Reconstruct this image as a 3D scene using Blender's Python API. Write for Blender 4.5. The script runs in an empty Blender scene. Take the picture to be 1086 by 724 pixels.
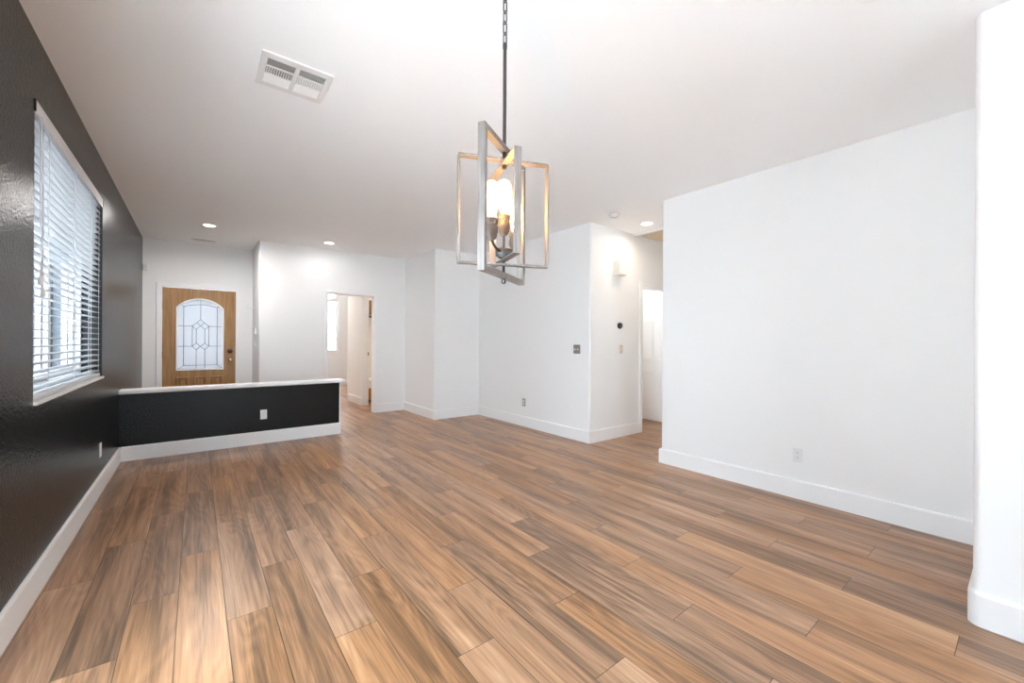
import bpy, math, random
from mathutils import Vector, Matrix

random.seed(4)
C = bpy.context.scene.collection
S = bpy.context.scene

# ------------------------------------------------------------------ camera
EYE = 1.257
H = 2.74
cam_d = bpy.data.cameras.new('camera')
cam_d.sensor_width = 36.0
cam_d.lens = 36.0 * 430.0 / 1086.0
cam_d.clip_start = 0.02
cam = bpy.data.objects.new('camera', cam_d)
C.objects.link(cam)
YAW = math.atan(335.0 / 430.0)
cam.matrix_world = (Matrix.Translation((0, 0, EYE)) @ Matrix.Rotation(-YAW, 4, 'Z')
                    @ Matrix.Rotation(math.pi / 2, 4, 'X') @ Matrix.Rotation(0.0056, 4, 'Z'))
S.camera = cam

# ------------------------------------------------------------------ world, exposure
SKY = 7.6
w = bpy.data.worlds.new('sky')
S.world = w
w.use_nodes = True
bg = w.node_tree.nodes['Background']
bg.inputs[0].default_value = (0.80, 0.91, 1.0, 1)
bg.inputs[1].default_value = SKY
sun_d = bpy.data.lights.new('sun', 'SUN')
sun_d.energy = 27.0
sun_d.angle = 0.01
sun_d.color = (0.93, 0.97, 1.0)
sun = bpy.data.objects.new('sun', sun_d)
C.objects.link(sun)
sun.rotation_euler = Vector((-0.36, 0.0, -1.0)).to_track_quat('-Z', 'Y').to_euler()
CAN_W = 15.0
BULB_L = 60.0
S.view_settings.view_transform = 'Standard'
S.view_settings.look = 'None'
S.view_settings.gamma = 1.0
S.view_settings.use_curve_mapping = False
S.view_settings.exposure = 1.11
S.cycles.max_bounces = 16
S.cycles.diffuse_bounces = 12
S.cycles.glossy_bounces = 6
S.cycles.transmission_bounces = 8
S.cycles.transparent_max_bounces = 12
S.cycles.sample_clamp_indirect = 8.0
S.cycles.caustics_reflective = True
S.cycles.caustics_refractive = False
S.cycles.use_denoising = True
S.cycles.use_adaptive_sampling = False


# ------------------------------------------------------------------ materials
def new_mat(name):
    m = bpy.data.materials.new(name)
    m.use_nodes = True
    nt = m.node_tree
    return m, nt, nt.nodes['Principled BSDF']


def N(nt, kind, **kw):
    n = nt.nodes.new(kind)
    for k, v in kw.items():
        setattr(n, k, v)
    return n


def mth(nt, op, a, b=None, c=None):
    n = nt.nodes.new('ShaderNodeMath')
    n.operation = op
    for i, v in enumerate((a, b, c)):
        if v is None:
            continue
        if isinstance(v, (int, float)):
            n.inputs[i].default_value = v
        else:
            nt.links.new(v, n.inputs[i])
    return n.outputs[0]


def simple(name, col, rough=0.5, metal=0.0, spec=0.5, bump=None, var=0.0, var_scale=8.0, coat=0.0):
    m, nt, p = new_mat(name)
    p.inputs['Base Color'].default_value = (*col, 1)
    p.inputs['Roughness'].default_value = rough
    p.inputs['Metallic'].default_value = metal
    p.inputs['Specular IOR Level'].default_value = spec
    p.inputs['Coat Weight'].default_value = coat
    tc = N(nt, 'ShaderNodeTexCoord')
    if var:
        nz = N(nt, 'ShaderNodeTexNoise')
        nz.inputs['Scale'].default_value = var_scale
        nz.inputs['Detail'].default_value = 4
        nt.links.new(tc.outputs['Object'], nz.inputs['Vector'])
        mx = N(nt, 'ShaderNodeMix', data_type='RGBA')
        mx.inputs['A'].default_value = (*[c * (1 - var) for c in col], 1)
        mx.inputs['B'].default_value = (*[min(1, c * (1 + var)) for c in col], 1)
        nt.links.new(nz.outputs['Fac'], mx.inputs['Factor'])
        nt.links.new(mx.outputs['Result'], p.inputs['Base Color'])
    if bump:
        sc, st, dist = bump
        nz = N(nt, 'ShaderNodeTexNoise')
        nz.inputs['Scale'].default_value = sc
        nz.inputs['Detail'].default_value = 3
        nt.links.new(tc.outputs['Object'], nz.inputs['Vector'])
        bp = N(nt, 'ShaderNodeBump')
        bp.inputs['Strength'].default_value = st
        bp.inputs['Distance'].default_value = dist
        nt.links.new(nz.outputs['Fac'], bp.inputs['Height'])
        nt.links.new(bp.outputs['Normal'], p.inputs['Normal'])
    return m


def emis(name, col, strength):
    m = bpy.data.materials.new(name)
    m.use_nodes = True
    nt = m.node_tree
    nt.nodes.clear()
    e = N(nt, 'ShaderNodeEmission')
    e.inputs[0].default_value = (*col, 1)
    e.inputs[1].default_value = strength
    o = N(nt, 'ShaderNodeOutputMaterial')
    nt.links.new(e.outputs[0], o.inputs[0])
    return m


def floor_mat():
    m, nt, p = new_mat('plank_floor')
    L = nt.links.new
    tc = N(nt, 'ShaderNodeTexCoord')
    sp = N(nt, 'ShaderNodeSeparateXYZ')
    L(tc.outputs['Object'], sp.inputs[0])
    X, Y = sp.outputs[0], sp.outputs[1]
    W_, LEN, STG = 0.1775, 1.212, 0.404
    u = mth(nt, 'DIVIDE', mth(nt, 'ADD', X, 0.063), W_)
    row = mth(nt, 'FLOOR', u)
    fu = mth(nt, 'FRACT', u)
    v = mth(nt, 'DIVIDE', mth(nt, 'SUBTRACT', mth(nt, 'SUBTRACT', Y, 3.017), mth(nt, 'MULTIPLY', row, STG)), LEN)
    col = mth(nt, 'FLOOR', v)
    fv = mth(nt, 'FRACT', v)
    idv = N(nt, 'ShaderNodeCombineXYZ')
    L(mth(nt, 'ADD', row, 0.5), idv.inputs[0])
    L(mth(nt, 'ADD', col, 0.5), idv.inputs[1])
    wn = N(nt, 'ShaderNodeTexWhiteNoise', noise_dimensions='3D')
    L(idv.outputs[0], wn.inputs['Vector'])
    rs = N(nt, 'ShaderNodeSeparateColor')
    L(wn.outputs['Color'], rs.inputs[0])
    r1, r2, r3 = rs.outputs[0], rs.outputs[1], rs.outputs[2]

    # coordinates of the grain: stretched along the plank, shifted for each plank
    def coords(sx, sy, k):
        c = N(nt, 'ShaderNodeCombineXYZ')
        L(mth(nt, 'ADD', mth(nt, 'MULTIPLY', X, sx), mth(nt, 'MULTIPLY', r1, 37.0 * k)), c.inputs[0])
        L(mth(nt, 'ADD', mth(nt, 'MULTIPLY', Y, sy), mth(nt, 'MULTIPLY', r2, 53.0 * k)), c.inputs[1])
        L(mth(nt, 'MULTIPLY', r3, 19.0), c.inputs[2])
        return c.outputs[0]

    def noise(vec, scale, detail, rough=0.55, dist=0.0):
        n = N(nt, 'ShaderNodeTexNoise')
        n.inputs['Scale'].default_value = scale
        n.inputs['Detail'].default_value = detail
        n.inputs['Roughness'].default_value = rough
        n.inputs['Distortion'].default_value = dist
        L(vec, n.inputs['Vector'])
        return n.outputs['Fac']
    broad = noise(coords(11.0, 0.7, 1), 1.0, 3, 0.5, 0.35)       # heartwood / sapwood bands
    mid = noise(coords(62.0, 1.5, 2), 1.0, 5, 0.62, 0.25)        # streaks
    fine = noise(coords(230.0, 4.5, 3), 1.0, 3, 0.6)           # pores
    # cathedral figure: rings of a slowly varying field
    cath = noise(coords(6.5, 0.75, 4), 1.0, 1, 0.4, 0.3)
    ring = mth(nt, 'ABSOLUTE', mth(nt, 'SUBTRACT', mth(nt, 'FRACT', mth(nt, 'MULTIPLY', cath, 17.0)), 0.5))
    t = mth(nt, 'ADD', mth(nt, 'MULTIPLY', broad, 0.90), mth(nt, 'MULTIPLY', mid, 0.62))
    t = mth(nt, 'ADD', t, mth(nt, 'MULTIPLY', fine, 0.34))
    t = mth(nt, 'ADD', t, mth(nt, 'MULTIPLY', ring, 0.20))
    t = mth(nt, 'ADD', t, mth(nt, 'MULTIPLY', mth(nt, 'SUBTRACT', r1, 0.5), 0.15))
    t = mth(nt, 'SUBTRACT', t, 0.475)
    ramp = N(nt, 'ShaderNodeValToRGB')
    cr = ramp.color_ramp
    cr.elements[0].position = 0.22
    cr.elements[0].color = (0.125, 0.074, 0.045, 1)
    cr.elements[1].position = 0.82
    cr.elements[1].color = (0.52, 0.342, 0.222, 1)
    for pos, c in ((0.38, (0.21, 0.124, 0.074)), (0.52, (0.335, 0.194, 0.117)), (0.66, (0.42, 0.254, 0.156))):
        e = cr.elements.new(pos)
        e.color = (*c, 1)
    L(t, ramp.inputs[0])
    # some planks lean to grey-brown
    hs = N(nt, 'ShaderNodeHueSaturation')
    L(ramp.outputs[0], hs.inputs['Color'])
    L(mth(nt, 'ADD', mth(nt, 'MULTIPLY', r3, 0.20), 1.02), hs.inputs['Saturation'])
    L(mth(nt, 'ADD', mth(nt, 'MULTIPLY', r2, 0.16), 1.06), hs.inputs['Value'])
    # seams
    du = mth(nt, 'MULTIPLY', mth(nt, 'MINIMUM', fu, mth(nt, 'SUBTRACT', 1.0, fu)), W_)
    dv = mth(nt, 'MULTIPLY', mth(nt, 'MINIMUM', fv, mth(nt, 'SUBTRACT', 1.0, fv)), LEN)
    d = mth(nt, 'MINIMUM', du, dv)
    mr = N(nt, 'ShaderNodeMapRange')
    mr.inputs['From Min'].default_value = 0.0007
    mr.inputs['From Max'].default_value = 0.0020
    L(d, mr.inputs['Value'])
    mx = N(nt, 'ShaderNodeMix', data_type='RGBA')
    mx.inputs['A'].default_value = (0.06, 0.036, 0.022, 1)
    L(hs.outputs[0], mx.inputs['B'])
    L(mr.outputs[0], mx.inputs['Factor'])
    L(mx.outputs['Result'], p.inputs['Base Color'])
    L(mth(nt, 'ADD', mth(nt, 'MULTIPLY', mid, 0.10), 0.25), p.inputs['Roughness'])
    p.inputs['Specular IOR Level'].default_value = 0.5
    bp = N(nt, 'ShaderNodeBump')
    bp.inputs['Strength'].default_value = 0.25
    bp.inputs['Distance'].default_value = 0.002
    L(mr.outputs[0], bp.inputs['Height'])
    L(bp.outputs[0], p.inputs['Normal'])
    return m


def oak_mat():
    m, nt, p = new_mat('honey_oak')
    tc = N(nt, 'ShaderNodeTexCoord')
    mp = N(nt, 'ShaderNodeMapping')
    mp.inputs['Scale'].default_value = (38, 10, 2.2)
    nt.links.new(tc.outputs['Object'], mp.inputs[0])
    nz = N(nt, 'ShaderNodeTexNoise')
    nz.inputs['Scale'].default_value = 1.0
    nz.inputs['Detail'].default_value = 5
    nz.inputs['Distortion'].default_value = 0.5
    nt.links.new(mp.outputs[0], nz.inputs[0])
    r = N(nt, 'ShaderNodeValToRGB')
    r.color_ramp.elements[0].position = 0.3
    r.color_ramp.elements[0].color = (0.30, 0.150, 0.050, 1)
    r.color_ramp.elements[1].position = 0.7
    r.color_ramp.elements[1].color = (0.46, 0.255, 0.095, 1)
    nt.links.new(nz.outputs['Fac'], r.inputs[0])
    nt.links.new(r.outputs[0], p.inputs['Base Color'])
    p.inputs['Roughness'].default_value = 0.42
    return m


def frame_mat():
    m, nt, p = new_mat('brushed_grey_brown_metal')
    tc = N(nt, 'ShaderNodeTexCoord')
    mp = N(nt, 'ShaderNodeMapping')
    mp.inputs['Scale'].default_value = (160, 160, 9)
    nt.links.new(tc.outputs['Object'], mp.inputs[0])
    nz = N(nt, 'ShaderNodeTexNoise')
    nz.inputs['Scale'].default_value = 1.0
    nz.inputs['Detail'].default_value = 4
    nt.links.new(mp.outputs[0], nz.inputs[0])
    r = N(nt, 'ShaderNodeValToRGB')
    r.color_ramp.elements[0].position = 0.3
    r.color_ramp.elements[0].color = (0.19, 0.166, 0.150, 1)
    r.color_ramp.elements[1].position = 0.7
    r.color_ramp.elements[1].color = (0.32, 0.285, 0.262, 1)
    nt.links.new(nz.outputs['Fac'], r.inputs[0])
    nt.links.new(r.outputs[0], p.inputs['Base Color'])
    p.inputs['Roughness'].default_value = 0.42
    p.inputs['Metallic'].default_value = 0.35
    return m


def glass_mat(name, tint=(1, 1, 1), refl=0.08):
    m = bpy.data.materials.new(name)
    m.use_nodes = True
    nt = m.node_tree
    nt.nodes.clear()
    t = N(nt, 'ShaderNodeBsdfTransparent')
    t.inputs[0].default_value = (*tint, 1)
    g = N(nt, 'ShaderNodeBsdfGlossy')
    g.inputs['Roughness'].default_value = 0.02
    mx = N(nt, 'ShaderNodeMixShader')
    mx.inputs[0].default_value = refl
    o = N(nt, 'ShaderNodeOutputMaterial')
    nt.links.new(t.outputs[0], mx.inputs[1])
    nt.links.new(g.outputs[0], mx.inputs[2])
    nt.links.new(mx.outputs[0], o.inputs[0])
    return m


def translucent(name, col, tcol, mix, gloss=0.05, clear=0.0):
    m = bpy.data.materials.new(name)
    m.use_nodes = True
    nt = m.node_tree
    nt.nodes.clear()
    d = N(nt, 'ShaderNodeBsdfDiffuse')
    d.inputs[0].default_value = (*col, 1)
    t = N(nt, 'ShaderNodeBsdfTranslucent')
    t.inputs[0].default_value = (*tcol, 1)
    g = N(nt, 'ShaderNodeBsdfGlossy')
    g.inputs['Roughness'].default_value = 0.25
    a = N(nt, 'ShaderNodeMixShader')
    a.inputs[0].default_value = mix
    b = N(nt, 'ShaderNodeMixShader')
    b.inputs[0].default_value = gloss
    o = N(nt, 'ShaderNodeOutputMaterial')
    nt.links.new(d.outputs[0], a.inputs[1])
    nt.links.new(t.outputs[0], a.inputs[2])
    nt.links.new(a.outputs[0], b.inputs[1])
    nt.links.new(g.outputs[0], b.inputs[2])
    out = b.outputs[0]
    if clear:
        tr = N(nt, 'ShaderNodeBsdfTransparent')
        c = N(nt, 'ShaderNodeMixShader')
        c.inputs[0].default_value = clear
        nt.links.new(out, c.inputs[1])
        nt.links.new(tr.outputs[0], c.inputs[2])
        out = c.outputs[0]
    nt.links.new(out, o.inputs[0])
    return m


def bulb_mat():
    # clear glass envelope filled with the filament's glare
    m = bpy.data.materials.new('glowing_bulb_glass')
    m.use_nodes = True
    nt = m.node_tree
    nt.nodes.clear()
    e = N(nt, 'ShaderNodeEmission')
    e.inputs[0].default_value = (1.0, 0.66, 0.32, 1)
    e.inputs[1].default_value = 4.5
    t = N(nt, 'ShaderNodeBsdfTransparent')
    t.inputs[0].default_value = (1, 0.97, 0.92, 1)
    mx = N(nt, 'ShaderNodeMixShader')
    mx.inputs[0].default_value = 0.22
    o = N(nt, 'ShaderNodeOutputMaterial')
    nt.links.new(t.outputs[0], mx.inputs[1])
    nt.links.new(e.outputs[0], mx.inputs[2])
    nt.links.new(mx.outputs[0], o.inputs[0])
    return m


M = {}
M['white'] = simple('white_wall_paint', (0.885, 0.885, 0.88), 0.6, bump=(140, 0.12, 0.004), spec=0.3)
M['ceil'] = simple('ceiling_paint', (0.95, 0.96, 0.97), 0.8, bump=(90, 0.12, 0.004), spec=0.2)
M['dark'] = simple('charcoal_wall_paint', (0.013, 0.013, 0.013), 0.24, bump=(75, 0.5, 0.006), spec=0.2)
M['trim'] = simple('white_trim_paint', (0.90, 0.90, 0.90), 0.35, spec=0.4)
M['floor'] = floor_mat()
M['oak'] = oak_mat()
M['frame'] = frame_mat()
M['gun'] = simple('gunmetal', (0.085, 0.08, 0.078), 0.4, metal=0.5, var=0.15, var_scale=40)
M['socket'] = simple('weathered_bronze_socket', (0.15, 0.12, 0.10), 0.5, metal=0.3, var=0.2, var_scale=60)
M['steel'] = simple('brushed_steel', (0.42, 0.41, 0.39), 0.35, metal=0.8, var=0.1, var_scale=90)
M['nickel'] = simple('satin_nickel', (0.72, 0.71, 0.69), 0.22, metal=0.95)
M['black'] = simple('black_plastic', (0.025, 0.024, 0.023), 0.3)
M['came'] = simple('lead_came', (0.10, 0.10, 0.11), 0.45, metal=0.4)
M['plastic'] = simple('white_plastic', (0.80, 0.80, 0.79), 0.35)
M['beige'] = simple('ivory_plastic', (0.62, 0.54, 0.43), 0.4)
M['cream'] = simple('cream_plastic', (0.80, 0.745, 0.66), 0.45)
M['vent'] = simple('vent_enamel', (0.80, 0.795, 0.78), 0.4)
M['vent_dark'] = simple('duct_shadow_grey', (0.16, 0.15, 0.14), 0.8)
M['duct_shade'] = simple('duct_shade_taupe', (0.36, 0.34, 0.31), 0.8)  # taupe paints the shade that shows between the louvers
M['slat'] = translucent('blind_slat', (0.50, 0.505, 0.51), (0.42, 0.43, 0.44), 0.22, 0.04)
M['vinyl'] = simple('white_vinyl', (0.80, 0.81, 0.82), 0.35)
M['glass'] = glass_mat('window_glass', (0.95, 0.97, 0.98), 0.06)
M['leaded'] = translucent('frosted_leaded_glass', (0.45, 0.46, 0.48), (0.45, 0.46, 0.48), 0.62, 0.06)
M['tinted'] = glass_mat('dimmed_window_glass', (0.70, 0.71, 0.72), 0.05)  # grey tint added to dim the daylight through these panes
M['bulb'] = bulb_mat()
M['filament'] = emis('filament_glow', (1.0, 0.55, 0.20), BULB_L)
M['lens'] = emis('lit_lens', (1.0, 0.93, 0.83), 5.0)
M['stucco'] = simple('pale_grey_stucco', (0.16, 0.18, 0.20), 0.9, bump=(60, 0.3, 0.01), var=0.06)
M['paving'] = simple('concrete_ground', (0.70, 0.71, 0.72), 0.9, var=0.08)
M['wood_orange'] = simple('orange_wood', (0.55, 0.24, 0.055), 0.4, var=0.2, var_scale=14)
M['wood_brown'] = simple('brown_wood', (0.19, 0.10, 0.05), 0.5, var=0.2, var_scale=14)
M['cord'] = simple('white_cord', (0.75, 0.76, 0.77), 0.7)
M['slat_shade'] = simple('shaded_slat_tan', (0.60, 0.47, 0.33), 0.5)  # tan puts the shade of the hallway grille into its white slats


# ------------------------------------------------------------------ mesh helpers
class MB:
    def __init__(self):
        self.v, self.f, self.s = [], [], []

    def add(self, verts, faces, smooth=False, mat=None):
        o = len(self.v)
        for p in verts:
            p = Vector(p)
            self.v.append(mat @ p if mat else p)
        for f in faces:
            self.f.append([i + o for i in f])
            self.s.append(smooth)
        return self

    def box(self, x0, x1, y0, y1, z0, z1, mat=None):
        x0, x1 = sorted((x0, x1)); y0, y1 = sorted((y0, y1)); z0, z1 = sorted((z0, z1))
        vs = [(x, y, z) for z in (z0, z1) for y in (y0, y1) for x in (x0, x1)]
        return self.add(vs, [(0, 2, 3, 1), (4, 5, 7, 6), (0, 1, 5, 4), (2, 6, 7, 3), (0, 4, 6, 2), (1, 3, 7, 5)], mat=mat)

    def prism(self, poly, z0, z1, mat=None, smooth=False):
        """poly: counter-clockwise xy outline, extruded along z."""
        n = len(poly)
        a = sum(poly[i][0] * poly[(i + 1) % n][1] - poly[(i + 1) % n][0] * poly[i][1] for i in range(n))
        if a < 0:
            poly = poly[::-1]
        vs = [(x, y, z0) for x, y in poly] + [(x, y, z1) for x, y in poly]
        self.add(vs, [list(range(n))[::-1], list(range(n, 2 * n))], mat=mat)
        o = len(self.v) - 2 * n
        for i in range(n):
            j = (i + 1) % n
            self.f.append([o + i, o + j, o + n + j, o + n + i])
            self.s.append(smooth)
        return self

    def lathe(self, prof, seg=24, mat=None, smooth=True):
        """prof: (radius, z) pairs turned about z; radius 0 closes the end."""
        vs, fs, rings = [], [], []
        for r, z in prof:
            if r < 1e-6:
                rings.append([len(vs)])
                vs.append((0, 0, z))
            else:
                rings.append([len(vs) + k for k in range(seg)])
                vs += [(r * math.cos(2 * math.pi * k / seg), r * math.sin(2 * math.pi * k / seg), z) for k in range(seg)]
        for a, b in zip(rings, rings[1:]):
            for k in range(seg):
                k2 = (k + 1) % seg
                if len(a) == 1 and len(b) == 1:
                    continue
                if len(a) == 1:
                    fs.append([a[0], b[k2], b[k]][::-1])
                elif len(b) == 1:
                    fs.append([a[k], a[k2], b[0]])
                else:
                    fs.append([a[k], a[k2], b[k2], b[k]])
        return self.add(vs, fs, smooth, mat)

    def tube(self, pts, r, seg=8, closed=False, smooth=True, mat=None):
        pts = [Vector(p) for p in pts]
        n = len(pts)
        vs, fs = [], []
        up = Vector((0, 0, 1))
        prev = None
        for i, p in enumerate(pts):
            if closed:
                t = (pts[(i + 1) % n] - pts[i - 1]).normalized()
            else:
                t = (pts[min(i + 1, n - 1)] - pts[max(i - 1, 0)]).normalized()
            if prev is None:
                a = t.cross(up)
                if a.length < 1e-4:
                    a = t.cross(Vector((1, 0, 0)))
                a.normalize()
            else:
                a = (prev - t * prev.dot(t)).normalized()
            prev = a
            b = t.cross(a)
            for k in range(seg):
                an = 2 * math.pi * k / seg
                vs.append(p + r * (math.cos(an) * a + math.sin(an) * b))
        m = n if closed else n - 1
        for i in range(m):
            j = (i + 1) % n
            for k in range(seg):
                k2 = (k + 1) % seg
                fs.append([i * seg + k, i * seg + k2, j * seg + k2, j * seg + k])
        if not closed:
            fs.append(list(range(seg))[::-1])
            fs.append([(n - 1) * seg + k for k in range(seg)])
        return self.add(vs, fs, smooth, mat)

    def build(self, name, mat, parent=None, bevel=0.0, seg=2):
        me = bpy.data.meshes.new(name)
        me.from_pydata([tuple(v) for v in self.v], [], self.f)
        me.polygons.foreach_set('use_smooth', self.s)
        me.validate()
        me.update()
        o = bpy.data.objects.new(name, me)
        C.objects.link(o)
        me.materials.append(mat)
        if parent is not None:
            o.parent = parent
        if bevel:
            b = o.modifiers.new('edge', 'BEVEL')
            b.width = bevel
            b.segments = seg
            b.limit_method = 'ANGLE'
            b.angle_limit = math.radians(50)
        return o


def tag(o, label, cat, group=None, kind=None):
    o['label'] = label
    o['category'] = cat
    if group:
        o['group'] = group
    if kind:
        o['kind'] = kind
    return o


def thing(name, loc, rz, label, cat, group=None, kind=None):
    o = bpy.data.objects.new(name, None)
    o.empty_display_size = 0.05
    C.objects.link(o)
    o.location = loc
    o.rotation_euler = (0, 0, rz)
    return tag(o, label, cat, group, kind)


def struct(name, mb, mat, label, cat, bevel=0.0, seg=2):
    return tag(mb.build(name, mat, None, bevel, seg), label, cat, None, 'structure')


def round_rect(x0, x1, y0, y1, corners, r=0.022, n=5):
    """rectangle outline with the named corners rounded ('00','10','11','01')."""
    out = []
    for key, cx, cy, a0 in (('00', x0, y0, math.pi), ('10', x1, y0, 1.5 * math.pi), ('11', x1, y1, 0), ('01', x0, y1, 0.5 * math.pi)):
        if key in corners:
            ox = cx + (r if key[0] == '0' else -r)
            oy = cy + (r if key[1] == '0' else -r)
            for k in range(n + 1):
                a = a0 + 0.5 * math.pi * k / n
                out.append((ox + r * math.cos(a), oy + r * math.sin(a)))
        else:
            out.append((cx, cy))
    return out


PI = math.pi

# ------------------------------------------------------------------ floor, ceiling, outdoors
struct('floor', MB().box(-0.82, 6.05, -3.3, 12.1, -0.12, 0.0), M['floor'], 'warm brown wood plank floor running through the whole room', 'floor')
struct('ceiling', MB().box(-0.82, 6.05, -3.3, 12.1, H, H + 0.12), M['ceil'], 'plain white painted ceiling over the whole room', 'ceiling')
tag(MB().box(-30, 30, -30, 40, -0.30, -0.13).build('ground', M['paving']), 'pale concrete ground outside the blinds', 'ground', None, 'structure')

# neighbour's house glimpsed through the blind
nb = thing('neighbouring_house', (-4.2, 6.0, -0.13), 0, 'pale grey stucco house seen through the open slats of the blind', 'house')
MB().box(-0.4, 0, -5.0, 6.0, 0, 3.0).build('stucco_wall', M['stucco'], nb)
MB().box(-0.9, 0.35, -5.2, 6.2, 3.0, 3.12).build('roof_eave', M['vinyl'], nb)
MB().box(-2.0, 3.05, 3.5, 3.7, 0, 3.0).build('wing_wall', M['stucco'], nb)
MB().box(2.52, 2.68, 3.40, 3.5, 0, 2.6).build('pilaster', M['vinyl'], nb, 0.01)
MB().box(2.38, 2.41, 3.42, 3.5, 0, 2.6).build('downpipe', M['gun'], nb)
pw = MB().box(2.80, 3.04, 3.47, 3.5, 0.7, 2.3).build('house_window', M['vinyl'], nb, 0.004)
MB().box(2.83, 3.01, 3.455, 3.47, 0.73, 2.27).build('pane', M['gun'], pw)
hw = MB()
hw.box(0.0, 0.05, 1.2, 2.6, 1.0, 1.08); hw.box(0.0, 0.05, 1.2, 2.6, 2.22, 2.3)
hw.box(0.0, 0.05, 1.2, 1.28, 1.08, 2.22); hw.box(0.0, 0.05, 2.52, 2.6, 1.08, 2.22); hw.box(0.0, 0.05, 1.87, 1.93, 1.08, 2.22)
hwo = hw.build('house_window', M['vinyl'], nb)
MB().box(0.001, 0.012, 1.28, 2.52, 1.08, 2.22).build('pane', M['gun'], hwo)

# ------------------------------------------------------------------ walls
WY0, WY1, WZ0, WZ1 = 2.965, 4.775, 0.945, 2.42      # blind window opening
SY0, SY1, SZ0, SZ1 = -0.20, 2.05, 0.10, 1.88         # unseen window added on the left wall to light the room
m = MB()
xa, xb = -0.82, -0.62
m.box(xa, xb, -3.3, SY0, 0, H).box(xa, xb, SY0, SY1, SZ1, H).box(xa, xb, SY0, SY1, 0, SZ0).box(xa, xb, SY1, WY0, 0, H)
m.box(xa, xb, WY0, WY1, 0, WZ0).box(xa, xb, WY0, WY1, WZ1, H).box(xa, xb, WY1, 8.16, 0, H)
struct('wall_left', m, M['dark'], 'long charcoal grey wall with the white blind on the left', 'wall')

DX0, DX1, DZ = -0.40, 0.505, 2.042                  # front door slab
m = MB()
m.box(-0.62, DX0 - 0.03, 7.96, 8.16, 0, H).box(DX1 + 0.03, 0.85, 7.96, 8.16, 0, H).box(DX0 - 0.03, DX1 + 0.03, 7.96, 8.16, DZ + 0.03, H)
struct('wall_entry', m, M['white'], 'white wall around the honey oak front door', 'wall')

OX0, OX1, OZ = 1.685, 2.460, 2.035                   # inner doorway
m = MB()
m.prism(round_rect(0.735, 0.855, 7.06, 7.96, ('00',)), 0, H)
m.box(0.855, OX0, 7.06, 7.18, 0, H).box(OX1, 3.13, 7.06, 7.18, 0, H).box(3.13, 4.60, 7.06, 7.18, 0, H).box(OX0, OX1, 7.06, 7.18, OZ, H)
struct('wall_far', m, M['white'], 'white far wall with the open doorway beside the entry nook', 'wall')

m = MB()
m.prism(round_rect(3.01, 3.13, 5.872, 7.06, ('00',)), 0, H)
m.box(3.13, 3.97, 5.872, 5.992, 0, H)
struct('wall_jog', m, M['white'], 'white stepped wall corner to the right of the open doorway', 'wall')

m = MB()
m.prism(round_rect(3.848, 3.968, 3.37, 5.872, ('00',)), 0, H)
m.box(3.968, 4.93, 3.37, 3.49, 0, H).box(4.93, 5.80, 3.37, 3.49, 2.04, H)
struct('wall_hall', m, M['white'], 'white wall wrapping the corner into the hallway', 'wall')
m = MB()
m.prism(round_rect(3.85, 3.97, 0.16, 2.39, ('01',)), 0, H)
m.box(3.97, 5.92, 2.27, 2.39, 0, H)
struct('wall_right', m, M['white'], 'large blank white wall on the right', 'wall')
m = MB()
m.prism(round_rect(2.768, 2.90, -3.2, 0.163, ('01',), r=0.03, n=7), 0, H)
m.box(2.90, 3.97, 0.04, 0.16, 0, H)
struct('wall_column', m, M['white'], 'white rounded wall end at the right edge of the picture', 'wall')
m = MB()
m.box(5.80, 5.92, 2.39, 4.30, 0, H).box(4.81, 5.80, 4.18, 4.30, 0, H).box(4.81, 4.93, 3.49, 4.18, 0, H)
struct('wall_hall_end', m, M['white'], 'white wall behind the six panel door in the hallway', 'wall')
BX0, BX1, BZ0, BZ1 = -0.55, 1.05, 0.80, 2.30        # unseen back wall window, added for its daylight
m = MB()
m.box(-0.82, BX0, -3.3, -3.2, 0, H).box(BX1, 2.90, -3.3, -3.2, 0, H).box(BX0, BX1, -3.3, -3.2, 0, BZ0).box(BX0, BX1, -3.3, -3.2, BZ1, H)
struct('wall_back', m, M['white'], 'white wall behind the photographer', 'wall')

# rooms beyond the doorway
FX0, FX1, FZ0, FZ1 = 2.10, 3.11, 0.955, 2.37
m = MB()
m.box(0.735, FX0, 11.84, 11.96, 0, H).box(FX1, 4.6, 11.84, 11.96, 0, H).box(FX0, FX1, 11.84, 11.96, 0, FZ0).box(FX0, FX1, 11.84, 11.96, FZ1, H)
m.box(0.735, 0.855, 8.16, 11.84, 0, H).box(4.48, 4.6, 7.18, 11.84, 0, H)
struct('wall_bedroom', m, M['white'], 'pale wall with a window seen through the doorway', 'wall')
m = MB()
m.box(2.535, 2.665, 7.98, 8.93, 0, H).box(2.665, 4.48, 8.81, 8.93, 0, H)
struct('wall_closet', m, M['white'], 'short white wall end seen through the doorway', 'wall')

# half wall
struct('wall_half', MB().box(-0.62, 1.530, 5.757, 5.877, 0, 0.690), M['dark'], 'low charcoal half wall dividing room from entry', 'half wall')
struct('trim_1', MB().box(1.530, 1.545, 5.756, 5.878, 0, 0.690), M['trim'], 'white end strip on the right end of the half wall', 'trim', 0.003)
m = MB()
m.prism([(5.712, 0.700), (5.722, 0.692), (5.757, 0.690), (5.877, 0.690), (5.912, 0.692), (5.922, 0.700), (5.922, 0.722), (5.912, 0.733), (5.722, 0.733), (5.712, 0.722)],
        -0.62, 1.580, mat=Matrix(((0, 0, 1, 0), (1, 0, 0, 0), (0, 1, 0, 0), (0, 0, 0, 1))))
struct('trim_2', m, M['trim'], 'white cap rail along the top of the half wall', 'trim', 0.003)

# ------------------------------------------------------------------ baseboards
BH, BT = 0.150, 0.016


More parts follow.
